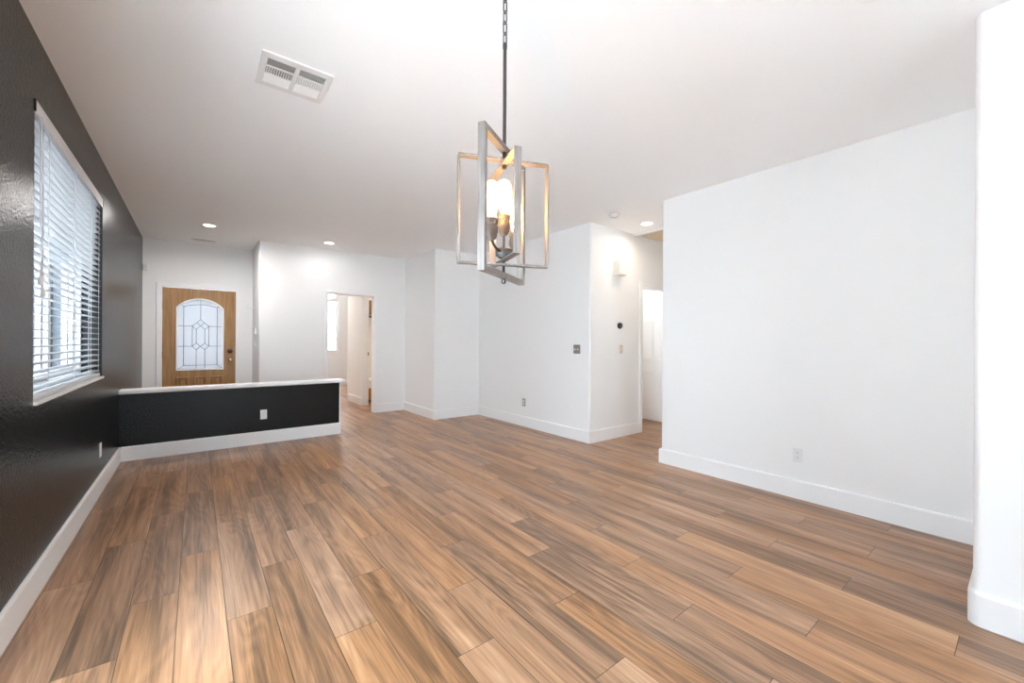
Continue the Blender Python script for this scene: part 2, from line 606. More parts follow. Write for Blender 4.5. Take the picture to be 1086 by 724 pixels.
def base(name, pts, label, r=None):
    """pts: polyline on the wall faces; the board grows to the right of its direction."""
    mb = MB()
    n = len(pts)
    off = []
    for i in range(n):
        p = Vector(pts[i])
        ns = []
        if i > 0:
            d = (Vector(pts[i]) - Vector(pts[i - 1])).normalized(); ns.append(Vector((d.y, -d.x)))
        if i < n - 1:
            d = (Vector(pts[i + 1]) - Vector(pts[i])).normalized(); ns.append(Vector((d.y, -d.x)))
        nn = sum(ns, Vector((0, 0)))
        nn.normalize()
        off.append((p, nn / max(0.3, nn.dot(ns[0]))))
    prof = [(0.0, 0.0), (BT, 0.0), (BT, BH - 0.012), (BT - 0.004, BH - 0.003), (BT - 0.010, BH), (0.0, BH)]
    k = len(prof)
    vs, fs = [], []
    for p, d in off:
        vs += [(p.x + d.x * t, p.y + d.y * t, z) for t, z in prof]
    for i in range(n - 1):
        for j in range(k):
            j2 = (j + 1) % k
            fs.append([i * k + j, (i + 1) * k + j, (i + 1) * k + j2, i * k + j2])
    fs.append(list(range(k)))
    fs.append([(n - 1) * k + j for j in range(k)][::-1])
    mb.add(vs, fs)
    return struct(name, mb, M['trim'], label, 'baseboard')


base('baseboard_left', [(-0.62, -3.2), (-0.62, 5.757)], 'white baseboard along the charcoal left wall')
base('baseboard_half', [(-0.604, 5.757), (1.545, 5.757)], 'white baseboard along the charcoal half wall')
base('baseboard_far', [(OX1 + 0.045, 7.06), (3.01, 7.06)], 'white baseboard right of the open doorway')
base('baseboard_jog', [(3.01, 7.044), (3.01, 5.872), (3.848, 5.872)], 'white baseboard around the stepped wall corner')
base('baseboard_hall', [(3.848, 5.856), (3.848, 3.37), (4.865, 3.37)], 'white baseboard around the hallway wall corner')
base('baseboard_right', [(3.85, 0.176), (3.85, 0.18)][:0] or [(3.97, 2.39), (3.85, 2.39), (3.85, 0.16)], 'white baseboard along the large blank right wall')
cc = [(3.85, 0.163)] + [(2.798 + 0.03 * math.cos(a), 0.133 + 0.03 * math.sin(a)) for a in [PI / 2 + PI / 2 * k / 7 for k in range(8)]] + [(2.768, -3.2)]
base('baseboard_column', [(3.834, 0.163)] + cc[1:], 'white baseboard around the rounded wall end on the right')
base('baseboard_bedroom', [(0.855, 11.84), (4.48, 11.84)], 'white baseboard below the far bedroom window')
base('baseboard_closet', [(2.535, 8.81), (2.535, 7.98)], 'white baseboard on the wall end inside the doorway')
base('baseboard_entry', [(-0.62, 5.877), (-0.62, 7.96), (DX0 - 0.075, 7.96)], 'white baseboard in the entry behind the half wall')

# doorway casing
m = MB()
cw = 0.040
for y0, y1 in ((7.045, 7.06), (7.18, 7.195)):
    m.box(OX0 - cw, OX0, y0, y1, 0, OZ + cw).box(OX1, OX1 + cw, y0, y1, 0, OZ + cw).box(OX0, OX1, y0, y1, OZ, OZ + cw)
m.box(OX0 - 0.001, OX0 + 0.012, 7.05, 7.19, 0, OZ).box(OX1 - 0.012, OX1 + 0.001, 7.05, 7.19, 0, OZ).box(OX0, OX1, 7.05, 7.19, OZ - 0.012, OZ + 0.001)
struct('trim_3', m, M['trim'], 'white casing around the open doorway in the far wall', 'door casing', 0.003)
m = MB()
m.box(4.868, 4.93, 3.354, 3.37, 0, 2.100).box(4.93, 5.80, 3.354, 3.37, 2.04, 2.100)
m.box(4.929, 4.945, 3.36, 3.50, 0, 2.04).box(4.945, 5.80, 3.36, 3.50, 2.024, 2.041)
struct('trim_4', m, M['trim'], 'white casing around the hallway door opening', 'door casing', 0.003)

# ------------------------------------------------------------------ front door
d1 = thing('door_1', (0.0525, 7.965, 0), 0, 'honey oak front door with an arched leaded glass panel', 'door', None, 'structure')
hw_ = (DX1 - DX0) / 2
gx0, gx1, gz0, gzs, gza = -0.285, 0.290, 0.795, 1.745, 1.885   # glass opening: sides spring at gzs, crown at gza


def arch(x0, x1, zs, za, n=14, grow=0.0):
    """points of the arched top from right to left"""
    c = (x0 + x1) / 2; hw = (x1 - x0) / 2; rise = za - zs
    R = (hw * hw + rise * rise) / (2 * rise)
    a = math.asin(hw / R)
    return [(c + (R + grow) * math.sin(a - 2 * a * k / n), za - R + (R + grow) * math.cos(a - 2 * a * k / n)) for k in range(n + 1)]


XZ = Matrix(((1, 0, 0, 0), (0, 0, -1, 0), (0, 1, 0, 0), (0, 0, 0, 1)))   # prism outline (x, z), extruded towards -y
# slab: outline with an arched hole, built from strips
sl = MB()
y0, y1 = 0.005, 0.050
pts = arch(gx0, gx1, gzs, gza)
sl.box(-hw_, gx0, y0, y1, 0.008, DZ).box(gx1, hw_, y0, y1, 0.008, DZ).box(gx0, gx1, y0, y1, 0.008, gz0)
for (xa_, za_), (xb_, zb_) in zip(pts, pts[1:]):
    sl.prism([(xa_, za_), (xa_, DZ), (xb_, DZ), (xb_, zb_)], -y1, -y0, mat=XZ)
slab = sl.build('slab', M['oak'], d1)


def panel_ring(mb, x0, x1, z0, z1, y, bw=0.022, h=0.010):
    """raised moulding and raised field of one door panel, standing proud towards -y"""
    mb.box(x0, x1, y - h, y, z0, z0 + bw).box(x0, x1, y - h, y, z1 - bw, z1)
    mb.box(x0, x0 + bw, y - h, y, z0 + bw, z1 - bw).box(x1 - bw, x1, y - h, y, z0 + bw, z1 - bw)
    g = bw + 0.012
    mb.box(x0 + g, x1 - g, y - h * 0.8, y, z0 + g, z1 - g)


for xc in (-0.213, 0.0, 0.213):
    p_ = MB()
    panel_ring(p_, xc - 0.078, xc + 0.078, 0.16, 0.69, 0.006, 0.030, 0.030)
    p_.build('raised_panel', M['oak'], d1, 0.008)
# glazing bead around the glass
bd = MB()
inner = arch(gx0 + 0.012, gx1 - 0.012, gzs, gza - 0.008)
outer = arch(gx0 - 0.008, gx1 + 0.008, gzs + 0.006, gza + 0.014)
for i in range(len(inner) - 1):
    bd.prism([inner[i], outer[i], outer[i + 1], inner[i + 1]], 0.006, 0.0, mat=XZ)
bd.box(gx0 - 0.008, gx0 + 0.012, -0.006, 0.006, gz0 - 0.010, gzs + 0.004).box(gx1 - 0.012, gx1 + 0.008, -0.006, 0.006, gz0 - 0.010, gzs + 0.004)
bd.box(gx0 + 0.012, gx1 - 0.012, -0.006, 0.006, gz0 - 0.010, gz0 + 0.012)
o = bd.build('glazing_bead', M['trim'], d1)
o['label'] = 'white bead framing the arched glass'
ga = MB()
gp = [(gx0 + 0.002, gz0 + 0.002), (gx1 - 0.002, gz0 + 0.002)] + arch(gx0 + 0.002, gx1 - 0.002, gzs, gza - 0.002)
ga.prism(gp, -0.030, -0.022, mat=XZ)
gl = ga.build('glass_panel', M['leaded'], d1)
gl['label'] = 'frosted white leaded glass panel'


def gpt(zx, zy):
    """pattern grid of the leaded glass to door coordinates"""
    return Vector((-0.270 + (zx - 162) * (0.545 / 256), 0.016, 0.808 + (566 - zy) * 0.00256))


cm = MB()


def came(*pp, r=0.0036):
    for a, b in zip(pp, pp[1:]):
        cm.tube([gpt(*a), gpt(*b)], r, 6)


ib = [(193, 192), (225, 184), (258, 179), (290, 177), (322, 179), (356, 184), (388, 192)]
came(*ib)
came((193, 192), (193, 545), (388, 545), (388, 192))
came((165, 170), (193, 192)); came((415, 170), (388, 192)); came((163, 566), (193, 545)); came((417, 566), (388, 545))
came((290, 146), (290, 268))
came((162, 308), (242, 308)); came((338, 308), (418, 308)); came((162, 430), (242, 430)); came((338, 430), (418, 430))
came((242, 308), (290, 268), (338, 308), (338, 430)); came((242, 308), (242, 430))
came((242, 308), (265, 328), (313, 287)); came((338, 308), (315, 328), (267, 287))
came((265, 328), (265, 410)); came((315, 328), (315, 410))
came((242, 430), (265, 410), (315, 452), (338, 430)); came((338, 430), (315, 410), (265, 452), (242, 430))
came((265, 452), (265, 566)); came((315, 452), (315, 566))
cm.build('lead_came', M['came'], gl)
RX = Matrix.Rotation(PI / 2, 4, 'X')               # lathe axis z -> -y
k = MB()
k.lathe([(0, 0.0), (0.036, 0.0), (0.036, 0.016), (0.030, 0.024), (0, 0.026)], 24, Matrix.Translation((0.378, 0.006, 1.079)) @ RX)
k.build('deadbolt', M['gun'], d1)
k = MB()
k.lathe([(0, 0), (0.031, 0.0), (0.031, 0.006), (0.014, 0.010), (0.012, 0.035), (0.026, 0.046), (0.029, 0.058), (0.022, 0.070), (0, 0.073)], 24, Matrix.Translation((0.378, 0.006, 0.937)) @ RX)
k.build('door_knob', M['nickel'], d1)
for z in (0.25, 1.03, 1.76):
    k = MB()
    k.tube([(-hw_ - 0.004, -0.002, z - 0.05), (-hw_ - 0.004, -0.002, z + 0.05)], 0.008, 10)
    k.build('hinge', M['gun'], d1)
m = MB()
c0 = hw_ + 0.0015
m.box(-c0 - 0.065, -c0, -0.020, -0.005, 0, DZ + 0.068).box(c0, c0 + 0.050, -0.020, -0.005, 0, DZ + 0.068).box(-c0, c0, -0.020, -0.005, DZ + 0.004, DZ + 0.068)
m.box(-c0 - 0.026, -c0, -0.005, 0.19, 0, DZ + 0.03).box(c0, c0 + 0.026, -0.005, 0.19, 0, DZ + 0.03).box(-c0, c0, -0.005, 0.19, DZ + 0.004, DZ + 0.03)
m.build('door_casing', M['trim'], d1, 0.004)

# ------------------------------------------------------------------ six panel hallway door
d2 = thing('door_2', (5.795, 3.66, 0), -PI / 2, 'white six panel door at the end of the hallway', 'door', None, 'structure')
# local: facing -y; local +x is world -y
MB().box(-0.385, 0.385, -0.036, 0.0, 0.014, 2.020).build('slab', M['trim'], d2, 0.002)
for xc in (-0.168, 0.168):
    for z0, z1 in ((0.18, 0.80), (0.98, 1.60), (1.68, 1.89)):
        p_ = MB()
        panel_ring(p_, xc - 0.118, xc + 0.118, z0, z1, -0.036, 0.020, 0.008)
        p_.build('raised_panel', M['trim'], d2, 0.003)
k = MB()
k.lathe([(0, 0), (0.031, 0.0), (0.031, 0.006), (0.012, 0.012), (0.012, 0.035), (0.027, 0.046), (0.027, 0.058), (0, 0.066)], 20, Matrix.Translation((0.325, -0.036, 0.94)) @ RX)
k.build('door_knob', M['nickel'], d2)

# ------------------------------------------------------------------ window with blind
w1 = thing('window_1', (-0.77, (WY0 + WY1) / 2, WZ0), 0, 'white vinyl sliding window behind the blind in the charcoal wall', 'window', None, 'structure')
hy, hz = (WY1 - WY0) / 2, WZ1 - WZ0
m = MB()
m.box(-0.03, 0.03, -hy, -hy + 0.05, 0, hz).box(-0.03, 0.03, hy - 0.05, hy, 0, hz).box(-0.03, 0.03, -hy + 0.05, hy - 0.05, 0, 0.05).box(-0.03, 0.03, -hy + 0.05, hy - 0.05, hz - 0.05, hz)
m.build('frame', M['vinyl'], w1, 0.004)
for a, b, dx in ((-hy + 0.05, 0.03, 0.012), (-0.03, hy - 0.05, -0.014)):
    m = MB()
    m.box(dx - 0.012, dx + 0.012, a, a + 0.045, 0.05, hz - 0.05).box(dx - 0.012, dx + 0.012, b - 0.045, b, 0.05, hz - 0.05)
    m.box(dx - 0.012, dx + 0.012, a + 0.045, b - 0.045, 0.05, 0.095).box(dx - 0.012, dx + 0.012, a + 0.045, b - 0.045, hz - 0.095, hz - 0.05)
    sa = m.build('sash', M['vinyl'], w1, 0.003)
    MB().box(dx - 0.003, dx + 0.003, a + 0.045, b - 0.045, 0.095, hz - 0.095).build('pane', M['tinted'], sa)
MB().box(0.03, 0.165, -hy, hy, -0.012, 0.006).build('sill', M['trim'], w1, 0.003)

bl = thing('venetian_blind', (-0.655, (WY0 + WY1) / 2, WZ0), 0, 'white horizontal slat blind filling the window in the charcoal wall', 'blind')
by = hy - 0.012
MB().box(-0.022, 0.030, -by, by, hz - 0.042, hz - 0.004).build('headrail', M['vinyl'], bl, 0.003)
MB().box(0.032, 0.038, -by - 0.004, by + 0.004, hz - 0.068, hz + 0.002).build('valance', M['vinyl'], bl, 0.003)
for s in (-1, 1):
    MB().box(-0.024, 0.040, s * (by + 0.004), s * (by + 0.011), hz - 0.060, hz - 0.001).build('end_bracket', M['black'], bl, 0.001)
sl = MB()
pitch = 0.0435
tilt = math.radians(6)
zt = hz - 0.072
ns = int((zt - 0.045) / pitch) + 1
for i in range(ns):
    z = zt - i * pitch
    prof = []
    for q in range(5):
        xx = -0.025 + 0.0125 * q
        prof.append((xx, 0.0022 * (1 - (xx / 0.025) ** 2)))
    mt = Matrix.Translation((0, 0, z)) @ Matrix.Rotation(tilt, 4, 'Y')
    vs, fs = [], []
    for yy in (-by, by):
        vs += [(x, yy, zz + 0.0011) for x, zz in prof] + [(x, yy, zz - 0.0011) for x, zz in prof]
    for q in range(4):
        fs.append([q, q + 1, 11 + q, 10 + q]); fs.append([5 + q, 15 + q, 16 + q, 6 + q])
    fs += [[0, 10, 15, 5], [4, 9, 19, 14], [0, 5, 6, 1], [1, 6, 7, 2], [2, 7, 8, 3], [3, 8, 9, 4], [10, 11, 16, 15], [11, 12, 17, 16], [12, 13, 18, 17], [13, 14, 19, 18]]
    sl.add(vs, fs, False, mt)
sl.build('slats', M['slat'], bl)
MB().box(-0.026, 0.026, -by, by, 0.012, 0.032).build('bottom_rail', M['vinyl'], bl, 0.004)
for yy in (-0.62, -0.02, 0.50, 0.80):
    m = MB()
    for xx in (-0.028, 0.028):
        m.tube([(xx, yy, 0.03), (xx, yy, hz - 0.05)], 0.0012, 6)
    for i in range(ns):
        m.tube([(-0.028, yy, zt - i * pitch - 0.004), (0.028, yy, zt - i * pitch - 0.007)], 0.0007, 4)
    m.build('ladder_cord', M['cord'], bl)
for yy, zz in ((-0.845, 0.625), (-0.80, 0.575), (-0.815, 0.65)):
    m = MB()
    m.tube([(0.044, yy, zz), (0.043, yy + 0.004, (zz + hz) / 2), (0.040, yy, hz - 0.05)], 0.0014, 6)
    pc = m.build('pull_cord', M['cord'], bl)
    t_ = MB()
    t_.lathe([(0, 0.045), (0.004, 0.045), (0.007, 0.03), (0.011, 0.0), (0.010, -0.004), (0, -0.004)], 12, Matrix.Translation((0.044, yy, zz - 0.042)))
    t_.build('tassel', M['plastic'], pc)

# far bedroom window
w2 = thing('window_2', ((FX0 + FX1) / 2, 11.90, FZ0), 0, 'bright double hung window seen through the doorway', 'window', None, 'structure')
hx, hz2 = (FX1 - FX0) / 2, FZ1 - FZ0
m = MB()
m.box(-hx, -hx + 0.045, -0.03, 0.03, 0, hz2).box(hx - 0.045, hx, -0.03, 0.03, 0, hz2).box(-hx + 0.045, hx - 0.045, -0.03, 0.03, 0, 0.045).box(-hx + 0.045, hx - 0.045, -0.03, 0.03, hz2 - 0.045, hz2)
m.box(-hx + 0.045, hx - 0.045, -0.03, 0.03, 0.69, 0.735)
m.build('frame', M['vinyl'], w2, 0.004)
MB().box(-hx + 0.045, hx - 0.045, -0.004, 0.004, 0.045, 0.69).build('pane', M['tinted'], w2)
MB().box(-hx + 0.045, hx - 0.045, -0.004, 0.004, 0.735, hz2 - 0.045).build('pane', M['tinted'], w2)

# out-of-view left wall window, added and sized for its daylight
w3 = thing('added_window_3', (-0.72, (SY0 + SY1) / 2, SZ0), 0, 'unseen white window added on the left wall to light the room', 'window', None, 'structure')
sy, sh = (SY1 - SY0) / 2, SZ1 - SZ0
m = MB()
m.box(-0.05, 0.05, -sy, -sy + 0.06, 0, sh).box(-0.05, 0.05, sy - 0.06, sy, 0, sh).box(-0.05, 0.05, -sy + 0.06, sy - 0.06, 0, 0.06).box(-0.05, 0.05, -sy + 0.06, sy - 0.06, sh - 0.06, sh).box(-0.03, 0.03, -0.03, 0.03, 0.06, sh - 0.06)
m.build('frame', M['vinyl'], w3, 0.004)
for a, b in ((-sy + 0.06, -0.03), (0.03, sy - 0.06)):
    MB().box(-0.004, 0.004, a, b, 0.06, sh - 0.06).build('pane', M['glass'], w3)
w4 = thing('added_window_4', ((BX0 + BX1) / 2, -3.25, BZ0), 0, 'unseen white framed window added in the back wall for its daylight', 'window', None, 'structure')  # added behind the camera, sized for the light it lets in
bw, bh = (BX1 - BX0) / 2, BZ1 - BZ0
m = MB()
m.box(-bw, -bw + 0.05, -0.04, 0.04, 0, bh).box(bw - 0.05, bw, -0.04, 0.04, 0, bh).box(-bw + 0.05, bw - 0.05, -0.04, 0.04, 0, 0.05).box(-bw + 0.05, bw - 0.05, -0.04, 0.04, bh - 0.05, bh).box(-0.025, 0.025, -0.04, 0.04, 0.05, bh - 0.05)
m.build('frame', M['vinyl'], w4, 0.004)
for a, b in ((-bw + 0.05, -0.025), (0.025, bw - 0.05)):
    MB().box(a, b, -0.004, 0.004, 0.05, bh - 0.05).build('pane', M['glass'], w4)


def portal(loc, rot, sx, sy_):
    d = bpy.data.lights.new('sky_portal', 'AREA')
    d.shape = 'RECTANGLE'
    d.size, d.size_y = sx, sy_
    d.cycles.is_portal = True
    o = bpy.data.objects.new('sky_portal', d)
    o.location = loc
    o.rotation_euler = rot
    C.objects.link(o)


portal((-0.84, (SY0 + SY1) / 2, (SZ0 + SZ1) / 2), (PI / 2, 0, -PI / 2), SY1 - SY0, SZ1 - SZ0)
portal((-0.84, (WY0 + WY1) / 2, (WZ0 + WZ1) / 2), (PI / 2, 0, -PI / 2), WY1 - WY0, WZ1 - WZ0)
portal(((FX0 + FX1) / 2, 12.0, (FZ0 + FZ1) / 2), (PI / 2, 0, PI), FX1 - FX0, FZ1 - FZ0)
portal(((BX0 + BX1) / 2, -3.32, (BZ0 + BZ1) / 2), (PI / 2, 0, 0), BX1 - BX0, BZ1 - BZ0)
portal((0.0525, 8.18, 1.34), (PI / 2, 0, PI), 0.6, 1.12)

# ------------------------------------------------------------------ pendant
D = 1.6
F = Vector((math.sin(YAW), math.cos(YAW), 0))
R = Vector((math.cos(YAW), -math.sin(YAW), 0))
PX = F * D - R * 0.0345
pd = thing('pendant_light', (PX.x, PX.y, 0), 0, 'hanging pendant light of three nested metal frames around glowing bulbs', 'pendant light')


def rect_frame(name, lat, dep, half, z0, z1, t, wd):
    d = (R * lat + F * dep).normalized()
    n = Vector((-d.y, d.x, 0))
    rot = Matrix(((d.x, n.x, 0, 0), (d.y, n.y, 0, 0), (0, 0, 1, 0), (0, 0, 0, 1)))
    mb = MB()
    # one mitred band: outer and inner rectangles
    o_ = [(-half, z0), (half, z0), (half, z1), (-half, z1)]
    i_ = [(-half + t, z0 + t), (half - t, z0 + t), (half - t, z1 - t), (-half + t, z1 - t)]
    vs = [(x, -wd / 2, z) for x, z in o_ + i_] + [(x, wd / 2, z) for x, z in o_ + i_]
    fs = []
    for a in range(4):
        b = (a + 1) % 4
        fs += [[a, b, 4 + b, 4 + a], [8 + a, 12 + a, 12 + b, 8 + b], [a, 8 + a, 8 + b, b], [4 + a, 4 + b, 12 + b, 12 + a]]
    mb.add(vs, fs, False, rot)
    mb.build(name, M['frame'], pd, 0.0015)
    return d


ZA0, ZA1 = EYE + 0.248, EYE + 0.765
dA = rect_frame('outer_frame', -0.0477, -0.120, 0.206, ZA0, ZA1, 0.020, 0.029)
rect_frame('middle_frame', -0.111, -0.031, 0.184, EYE + 0.298, EYE + 0.717, 0.008, 0.030)
rect_frame('inner_frame', 0.0326, -0.093, 0.158, EYE + 0.317, EYE + 0.700, 0.006, 0.029)
m = MB()
m.lathe([(0, EYE + 0.690), (0.0073, EYE + 0.690), (0.0073, EYE + 1.166), (0, EYE + 1.166)], 14)
m.lathe([(0, EYE + 1.155), (0.009, EYE + 1.155), (0.009, EYE + 1.172), (0.006, EYE + 1.176), (0, EYE + 1.176)], 14)
m.lathe([(0, EYE + 0.678), (0.008, EYE + 0.680), (0.010, EYE + 0.688), (0.010, EYE + 0.694), (0, EYE + 0.694)], 14)
m.build('rod', M['gun'], pd)
ch = MB()
z = EYE + 1.170
i = 0
while z < H - 0.05:
    a = (0.124 if i % 2 else -1.446)
    link = []
    hl, hr = 0.0255, 0.0085
    for q in range(16):
        th = 2 * PI * q / 16
        zz = (hl - hr) * (1 if math.sin(th) > 0 else -1) + hr * math.sin(th)
        link.append((hr * math.cos(th) * math.cos(a), hr * math.cos(th) * math.sin(a), z + hl - 0.003 + zz))
    ch.tube(link, 0.0028, 6, closed=True)
    z += 0.0425
    i += 1
ch.build('chain', M['gun'], pd)
m = MB()
m.lathe([(0, H - 0.045), (0.006, H - 0.045), (0.008, H - 0.03), (0.05, H - 0.022), (0.062, H - 0.012), (0.064, H), (0, H)], 28)
m.build('canopy', M['gun'], pd)
m = MB()
m.lathe([(0, EYE + 0.328), (0.020, EYE + 0.329), (0.033, EYE + 0.338), (0.034, EYE + 0.360), (0.030, EYE + 0.364), (0, EYE + 0.366)], 28)
m.build('hub', M['gun'], pd)
m = MB()
m.lathe([(0, EYE + 0.226), (0.005, EYE + 0.227), (0.009, EYE + 0.233), (0.009, EYE + 0.247), (0.0055, EYE + 0.248), (0.0055, EYE + 0.332), (0, EYE + 0.332)], 16)
m.build('finial', M['gun'], pd)
dl = (R * -0.0275 + F * -0.061).normalized()
for s, dz in ((1, 0.0), (0, 0.042), (-1, 0.0)):
    c = dl * (0.107 * s)
    zs = EYE + 0.380 + dz
    arm = MB()
    if s:
        pts = []
        for q in range(9):
            tq = q / 8
            a = -PI / 2 + tq * PI / 2
            pts.append(dl * s * (0.030 + 0.077 * (math.sin(tq * PI / 2) * 0.75 + 0.25 * tq)) + Vector((0, 0, EYE + 0.350 + 0.032 * (1 - math.cos(tq * PI / 2)))))
        pts.append(Vector((c.x, c.y, zs + 0.005)))
        arm.tube(pts, 0.0050, 10)
    else:
        arm.tube([(0, 0, EYE + 0.36), (0, 0, zs + 0.005)], 0.0050, 10)
    arm.build('arm', M['gun'], pd)
    so = MB()
    T = Matrix.Translation((c.x, c.y, zs))
    so.lathe([(0, -0.006), (0.008, -0.006), (0.016, 0.0), (0.021, 0.010), (0.022, 0.022), (0.0245, 0.024), (0.0245, 0.046), (0.022, 0.049), (0.022, 0.054),
              (0.0245, 0.057), (0.0250, 0.073), (0.022, 0.075), (0, 0.075)], 28, T)
    sk = so.build('socket', M['socket'], pd)
    b = MB()
    b.lathe([(0.012, 0.074), (0.0135, 0.082), (0.019, 0.100), (0.027, 0.125), (0.0315, 0.150), (0.0325, 0.168), (0.0295, 0.190), (0.021, 0.207), (0.010, 0.215), (0, 0.217)], 28, T)
    bo = b.build('bulb', M['bulb'], sk)
    fl = MB()
    fl.lathe([(0, 0.085), (0.007, 0.086), (0.013, 0.110), (0.017, 0.150), (0.015, 0.180), (0.006, 0.190), (0, 0.190)], 18, T)
    fl.build('filament', M['filament'], sk)


# ------------------------------------------------------------------ ceiling fittings
def can_light(x, y, label, watts, r=0.062, spread=150, warm=(1.0, 0.98, 0.96)):
    t = thing('recessed_light', (x, y, H), 0, label, 'recessed light', 'recessed ceiling lights')
    mb = MB()
    mb.lathe([(r + 0.030, 0.0), (r + 0.030, -0.004), (r + 0.024, -0.008), (r + 0.004, -0.005), (r, 0.0), (r, 0.0)], 36)
    mb.build('trim_ring', M['trim'], t)
    MB().lathe([(0, -0.003), (r + 0.001, -0.003), (r + 0.001, 0.0), (0, 0.0)][::-1], 36).build('lens', M['lens'], t)
    ld = bpy.data.lights.new('downlight_beam', 'AREA')
    ld.shape = 'DISK'
    ld.size = 2 * r * 0.9
    ld.energy = watts
    ld.color = warm
    ld.spread = math.radians(spread)
    lo = bpy.data.objects.new('downlight_beam', ld)
    lo.location = (0, 0, -0.010)
    C.objects.link(lo)
    lo.parent = t


can_light(0.129, 6.57, 'round recessed ceiling light above the entry by the front door', CAN_W * 0.85, spread=172)
can_light(1.589, 6.58, 'round recessed ceiling light above the open doorway', CAN_W * 0.11, spread=170)
can_light(4.44, 2.968, 'round recessed ceiling light in the hallway ceiling', CAN_W * 0.16, spread=165, warm=(1.0, 0.86, 0.70))
# four way supply register near the camera
vt = thing('ceiling_register', (0.4325, 2.576, H), 0, 'large white four way air register in the ceiling near the pendant', 'ceiling vent')
vx, vy = 0.172, 0.165
m = MB()
zf0, zf1 = -0.009, 0.0
ox, oy = 0.142, 0.118           # opening half size
m.box(-vx, vx, -vy, -oy, zf0, zf1).box(-vx, vx, oy, vy, zf0, zf1).box(-vx, -ox, -oy, oy, zf0, zf1).box(ox, vx, -oy, oy, zf0, zf1)
m.box(-0.011, 0.011, -oy, oy, zf0, zf1)
m.box(-ox, -0.011, -0.047, -0.038, zf0, zf1).box(0.011, ox, -0.047, -0.038, zf0, zf1).box(-ox, -0.011, 0.032, 0.041, zf0, zf1).box(0.011, ox, 0.032, 0.041, zf0, zf1)
m.build('frame', M['vent'], vt, 0.002)
MB().box(-ox - 0.004, ox + 0.004, -oy - 0.004, oy + 0.004, -0.0012, -0.0003).build('duct_shade_plate', M['duct_shade'], vt)  # flat plate coloured as the shade behind the louvers; ceiling stays uncut
for sx_ in (-1, 1):
    xa_, xb_ = sorted((sx_ * 0.012, sx_ * (ox - 0.001)))
    for y0_, y1_, sg in ((-oy + 0.001, -0.048, 1), (0.042, oy - 0.001, -1)):
        lv = MB()
        nb_ = 8
        for q in range(nb_):
            yc = y0_ + (q + 0.5) * (y1_ - y0_) / nb_
            lv.box(xa_, xb_, -0.0052, 0.0052, -0.0003, 0.0003, mat=Matrix.Translation((0, yc, -0.0058)) @ Matrix.Rotation(sg * math.radians(36), 4, 'X'))
        lv.build('louver_bank', M['vent'], vt)
    lv = MB()
    for q in range(11):
        xc = xa_ + (q + 0.5) * (xb_ - xa_) / 11
        hb = 0.0042 if sx_ < 0 else 0.0046
        lv.box(-hb, hb, -0.037, 0.031, -0.0005, 0.0005, mat=Matrix.Translation((xc, 0, -0.0056)) @ Matrix.Rotation(math.radians(-38 if sx_ < 0 else 22), 4, 'Y'))
    lv.build('louver_bank', M['vent'], vt)

vt = thing('slot_register', (0.080, 7.59, H), 0, 'small white slotted air register in the entry ceiling', 'ceiling vent')
m = MB()
m.box(-0.15, 0.15, -0.065, -0.040, -0.008, 0).box(-0.15, 0.15, 0.040, 0.065, -0.008, 0).box(-0.15, -0.125, -0.04, 0.04, -0.008, 0).box(0.125, 0.15, -0.04, 0.04, -0.008, 0)
m.build('frame', M['vent'], vt, 0.002)
m = MB()
for q in range(8):
    m.box(-0.008, 0.008, -0.04, 0.04, -0.0006, 0.0006, mat=Matrix.Translation((-0.11 + q * 0.0315, 0, -0.006)) @ Matrix.Rotation(math.radians(35), 4, 'Y'))
m.build('louver_bank', M['vent'], vt)
MB().box(-0.13, 0.13, -0.045, 0.045, -0.0015, -0.0003).build('duct_shade_plate', M['vent_dark'], vt)  # dark sheet painted as the shade inside the slots

sd = thing('smoke_detector', (3.815, 2.989, H), 0, 'round white smoke detector on the hallway ceiling', 'smoke detector')
MB().lathe([(0, 0), (0.070, 0), (0.070, -0.010), (0.066, -0.012), (0, -0.012)][::-1], 32).build('base', M['plastic'], sd)
MB().lathe([(0.060, -0.012), (0.060, -0.018), (0.050, -0.036), (0.030, -0.042), (0, -0.042)][::-1], 32).build('cover', M['plastic'], sd)
rg = thing('return_air_grille', (5.22, 2.955, H), 0, 'large slatted return air grille in the hallway ceiling', 'ceiling vent')
m = MB()
m.box(-0.50, -0.445, -0.41, 0.41, -0.030, 0).box(0.445, 0.50, -0.41, 0.41, -0.030, 0).box(-0.445, 0.445, -0.41, -0.375, -0.030, 0).box(-0.445, 0.445, 0.375, 0.41, -0.030, 0)
m.build('frame', M['vent'], rg, 0.003)
m = MB()
for q in range(14):
    m.box(-0.030, 0.030, -0.375, 0.375, -0.001, 0.001, mat=Matrix.Translation((-0.415 + q * 0.064, 0, -0.012)) @ Matrix.Rotation(math.radians(14), 4, 'Y'))
m.build('slats', M['slat_shade'], rg)


# ------------------------------------------------------------------ wall fittings (built facing -y, then turned)
def plate(t, w_, h_, mat, th=0.006):
    return MB().box(-w_ / 2, w_ / 2, -th, 0, -h_ / 2, h_ / 2).build('cover_plate', mat, t, 0.0025)


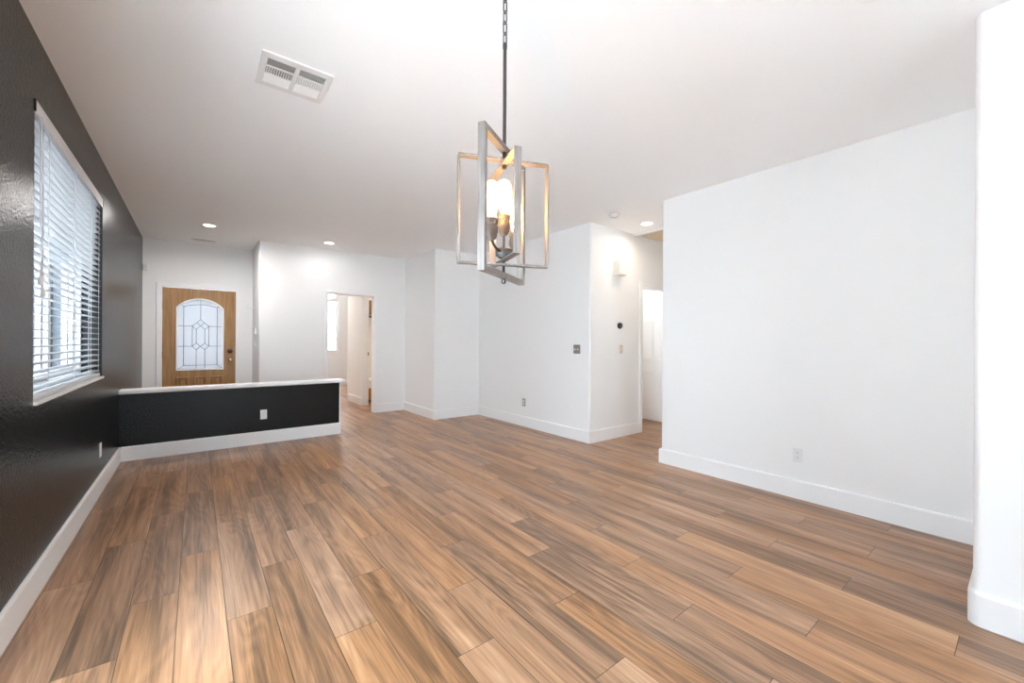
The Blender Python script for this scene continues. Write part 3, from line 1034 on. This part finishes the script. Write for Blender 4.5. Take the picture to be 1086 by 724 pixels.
def outlet(loc, rz, label, plate_mat, face_mat):
    t = thing('wall_outlet', loc, rz, label, 'outlet', 'wall outlets')
    plate(t, 0.070, 0.114, plate_mat)
    for s in (-1, 1):
        f = MB()
        f.prism(round_rect(-0.017, 0.017, s * 0.0195 - 0.0145, s * 0.0195 + 0.0145, ('00', '10', '11', '01'), 0.008), 0.006, 0.0085, mat=XZ)
        fo = f.build('receptacle', face_mat, t)
        h = MB()
        for xx in (-0.0062, 0.0062):
            h.box(xx - 0.0011, xx + 0.0011, -0.0088, -0.0080, s * 0.0195 - 0.0005, s * 0.0195 + 0.0080)
        h.lathe([(0, 0.0088), (0.0024, 0.0088), (0.0024, 0.0080), (0, 0.0080)][::-1], 10, Matrix.Translation((0, 0, s * 0.0195 - 0.0075)) @ RX)
        h.build('slot', M['vent_dark'], fo)


outlet((-0.62, 4.710, 0.346), PI / 2, 'white outlet low on the charcoal left wall', M['plastic'], M['plastic'])
outlet((0.653, 5.757, 0.352), 0, 'white outlet on the charcoal half wall', M['plastic'], M['plastic'])
outlet((3.848, 4.640, 0.355), -PI / 2, 'dark metal outlet plate low on the white wall left of the hallway corner', M['steel'], M['plastic'])
outlet((3.850, 1.165, 0.351), -PI / 2, 'white outlet low on the large blank right wall', M['plastic'], M['plastic'])


def switch(loc, rz, label, n, plate_mat, mat, group='wall switches'):
    t = thing('light_switch', loc, rz, label, 'light switch', group)
    plate(t, 0.070 + 0.046 * (n - 1), 0.114, plate_mat)
    for q in range(n):
        xx = (q - (n - 1) / 2) * 0.046
        MB().box(-0.005, 0.005, -0.016, 0, -0.011, 0.011, mat=Matrix.Translation((xx, -0.004, 0)) @ Matrix.Rotation(0.25, 4, 'X')).build('toggle', mat, t, 0.001)


switch((3.848, 3.585, 1.163), -PI / 2, 'dark metal double switch plate on the wall left of the hallway corner', 2, M['steel'], M['plastic'])
switch((4.463, 3.37, 1.161), 0, 'ivory single switch on the hallway wall below the thermostat', 1, M['beige'], M['cream'])
switch((0.735, 7.46, 1.19), -PI / 2, 'white switch on the entry nook side wall', 1, M['plastic'], M['plastic'])

th = thing('thermostat', (4.428, 3.37, 1.475), 0, 'small round dark thermostat on the hallway wall', 'thermostat')
MB().lathe([(0, 0), (0.040, 0), (0.042, 0.006), (0.042, 0.020), (0.038, 0.026), (0.034, 0.027), (0.034, 0.0265), (0, 0.0265)], 32, RX).build('ring', M['black'], th)
o = MB().lathe([(0, 0.0268), (0.031, 0.0268), (0.029, 0.029), (0, 0.0295)][::-1], 32, RX).build('dial_face', M['gun'], th)

ch_ = thing('door_chime', (4.385, 3.37, 2.228), 0, 'cream door chime box high on the hallway wall', 'door chime')
MB().box(-0.088, 0.088, -0.085, 0, -0.098, 0.098).build('housing', M['cream'], ch_, 0.008)
MB().box(-0.078, 0.078, -0.094, -0.084, -0.085, 0.085).build('cover', M['plastic'], ch_, 0.004)  # cream box front made white to carry the lamp light on it

pn = thing('alarm_keypad', (0.735, 7.445, 1.40), -PI / 2, 'small grey white alarm keypad on the entry nook side wall', 'keypad')
MB().box(-0.06, 0.06, -0.022, 0, -0.05, 0.05).build('housing', M['plastic'], pn, 0.004)
MB().box(-0.045, 0.045, -0.0235, -0.0215, 0.005, 0.04).build('screen', M['steel'], pn)
hk = thing('wall_hook', (0.735, 7.70, 1.775), -PI / 2, 'white hook high on the entry nook side wall', 'hook')
MB().box(-0.05, 0.05, -0.010, 0, -0.02, 0.02).build('plate', M['plastic'], hk, 0.002)
MB().tube([(0, -0.005, 0), (0, -0.05, -0.010), (0, -0.085, -0.006), (0, -0.092, 0.012)], 0.005, 8).build('peg', M['plastic'], hk)
se = thing('motion_sensor', (-0.585, 7.96, 2.315), 0, 'tiny white motion sensor in the corner above the front door', 'sensor')
MB().box(-0.028, 0.028, -0.032, 0, -0.045, 0.045).build('housing', M['plastic'], se, 0.008)
MB().lathe([(0, 0.038), (0.010, 0.037), (0.016, 0.031), (0, 0.031)][::-1], 16, Matrix.Translation((0, 0, 0.012)) @ RX).build('lens', M['vinyl'], se)

# ------------------------------------------------------------------ glimpses beyond the doorway
dm = thing('added_dome_light', (2.70, 11.25, H), 0, 'cream glowing dome added above the bedroom window to light the room', 'ceiling light')  # lamp added to light the bedroom, set where a bright cream shape shows
MB().lathe([(0, 0), (0.06, 0), (0.06, -0.02), (0.012, -0.03), (0.012, -0.22), (0, -0.22)][::-1], 24).build('stem', M['trim'], dm)
MB().lathe([(0, -0.21), (0.08, -0.22), (0.17, -0.28), (0.19, -0.33), (0.15, -0.375), (0.06, -0.39), (0, -0.39)][::-1], 32).build('shade', emis('lit_shade', (1.0, 0.90, 0.74), 3.0), dm)
cb = thing('low_cabinet', (3.15, 8.52, 0), 0, 'low orange wood cabinet with white top glimpsed through the doorway', 'cabinet')
MB().box(-0.42, 0.42, -0.24, 0.26, 0.05, 0.29).build('body', M['wood_orange'], cb, 0.004)
MB().box(-0.40, 0.40, -0.20, 0.24, 0, 0.05).build('plinth', M['wood_brown'], cb)
for s in (-1, 1):
    dr = MB().box(s * 0.21 - 0.195, s * 0.21 + 0.195, -0.256, -0.24, 0.07, 0.275).build('door', M['wood_orange'], cb, 0.003)
    MB().lathe([(0, 0), (0.006, 0), (0.006, 0.012), (0.013, 0.020), (0.010, 0.028), (0, 0.029)], 14, Matrix.Translation((s * 0.06, -0.256, 0.23)) @ RX).build('knob', M['gun'], dr)
o = MB().box(-0.43, 0.43, -0.26, 0.27, 0.29, 0.46).build('top', M['trim'], cb, 0.02)
wc = thing('wall_cabinet', (3.15, 8.80, 1.77), 0, 'brown wall cabinet high inside the far doorway', 'cabinet')
MB().box(-0.40, 0.40, -0.20, 0.0, 0.06, 0.34).build('body', M['wood_brown'], wc, 0.003)
MB().tube([(-0.38, -0.05, 0), (0.38, -0.05, 0)], 0.016, 12).build('rail', M['gun'], wc)
for s in (-1, 1):
    MB().box(s * 0.38 - 0.01, s * 0.38 + 0.01, -0.06, 0, -0.015, 0.06).build('bracket', M['gun'], wc)
    MB().box(s * 0.20 - 0.195, s * 0.20 + 0.195, -0.215, -0.20, 0.065, 0.335).build('door', M['wood_brown'], wc, 0.003)
can_light(5.30, 3.84, 'unseen ceiling light added to brighten the hallway door opening', CAN_W * 0.17)  # hidden lamp, added to lift the dark space around the white door
can_light(1.75, 9.2, 'unseen ceiling light added to brighten the bedroom beyond the doorway', CAN_W * 0.45, warm=(1.0, 0.86, 0.70))  # hidden lamp, added because the bedroom needs light
can_light(3.0, 8.1, 'unseen ceiling light added to brighten the low orange wood cabinet', CAN_W * 0.35, warm=(1.0, 0.82, 0.60))  # hidden lamp, added to light the cabinet corner
la = thing('door_latch', (2.655, 7.98, 1.0), 0, 'small dark latch on the wall end inside the doorway', 'latch')
MB().box(-0.008, 0.008, -0.012, 0, -0.03, 0.03).build('strike_plate', M['gun'], la, 0.002)
MB().box(-0.004, 0.004, -0.016, -0.010, -0.012, 0.012).build('bolt', M['black'], la, 0.001)
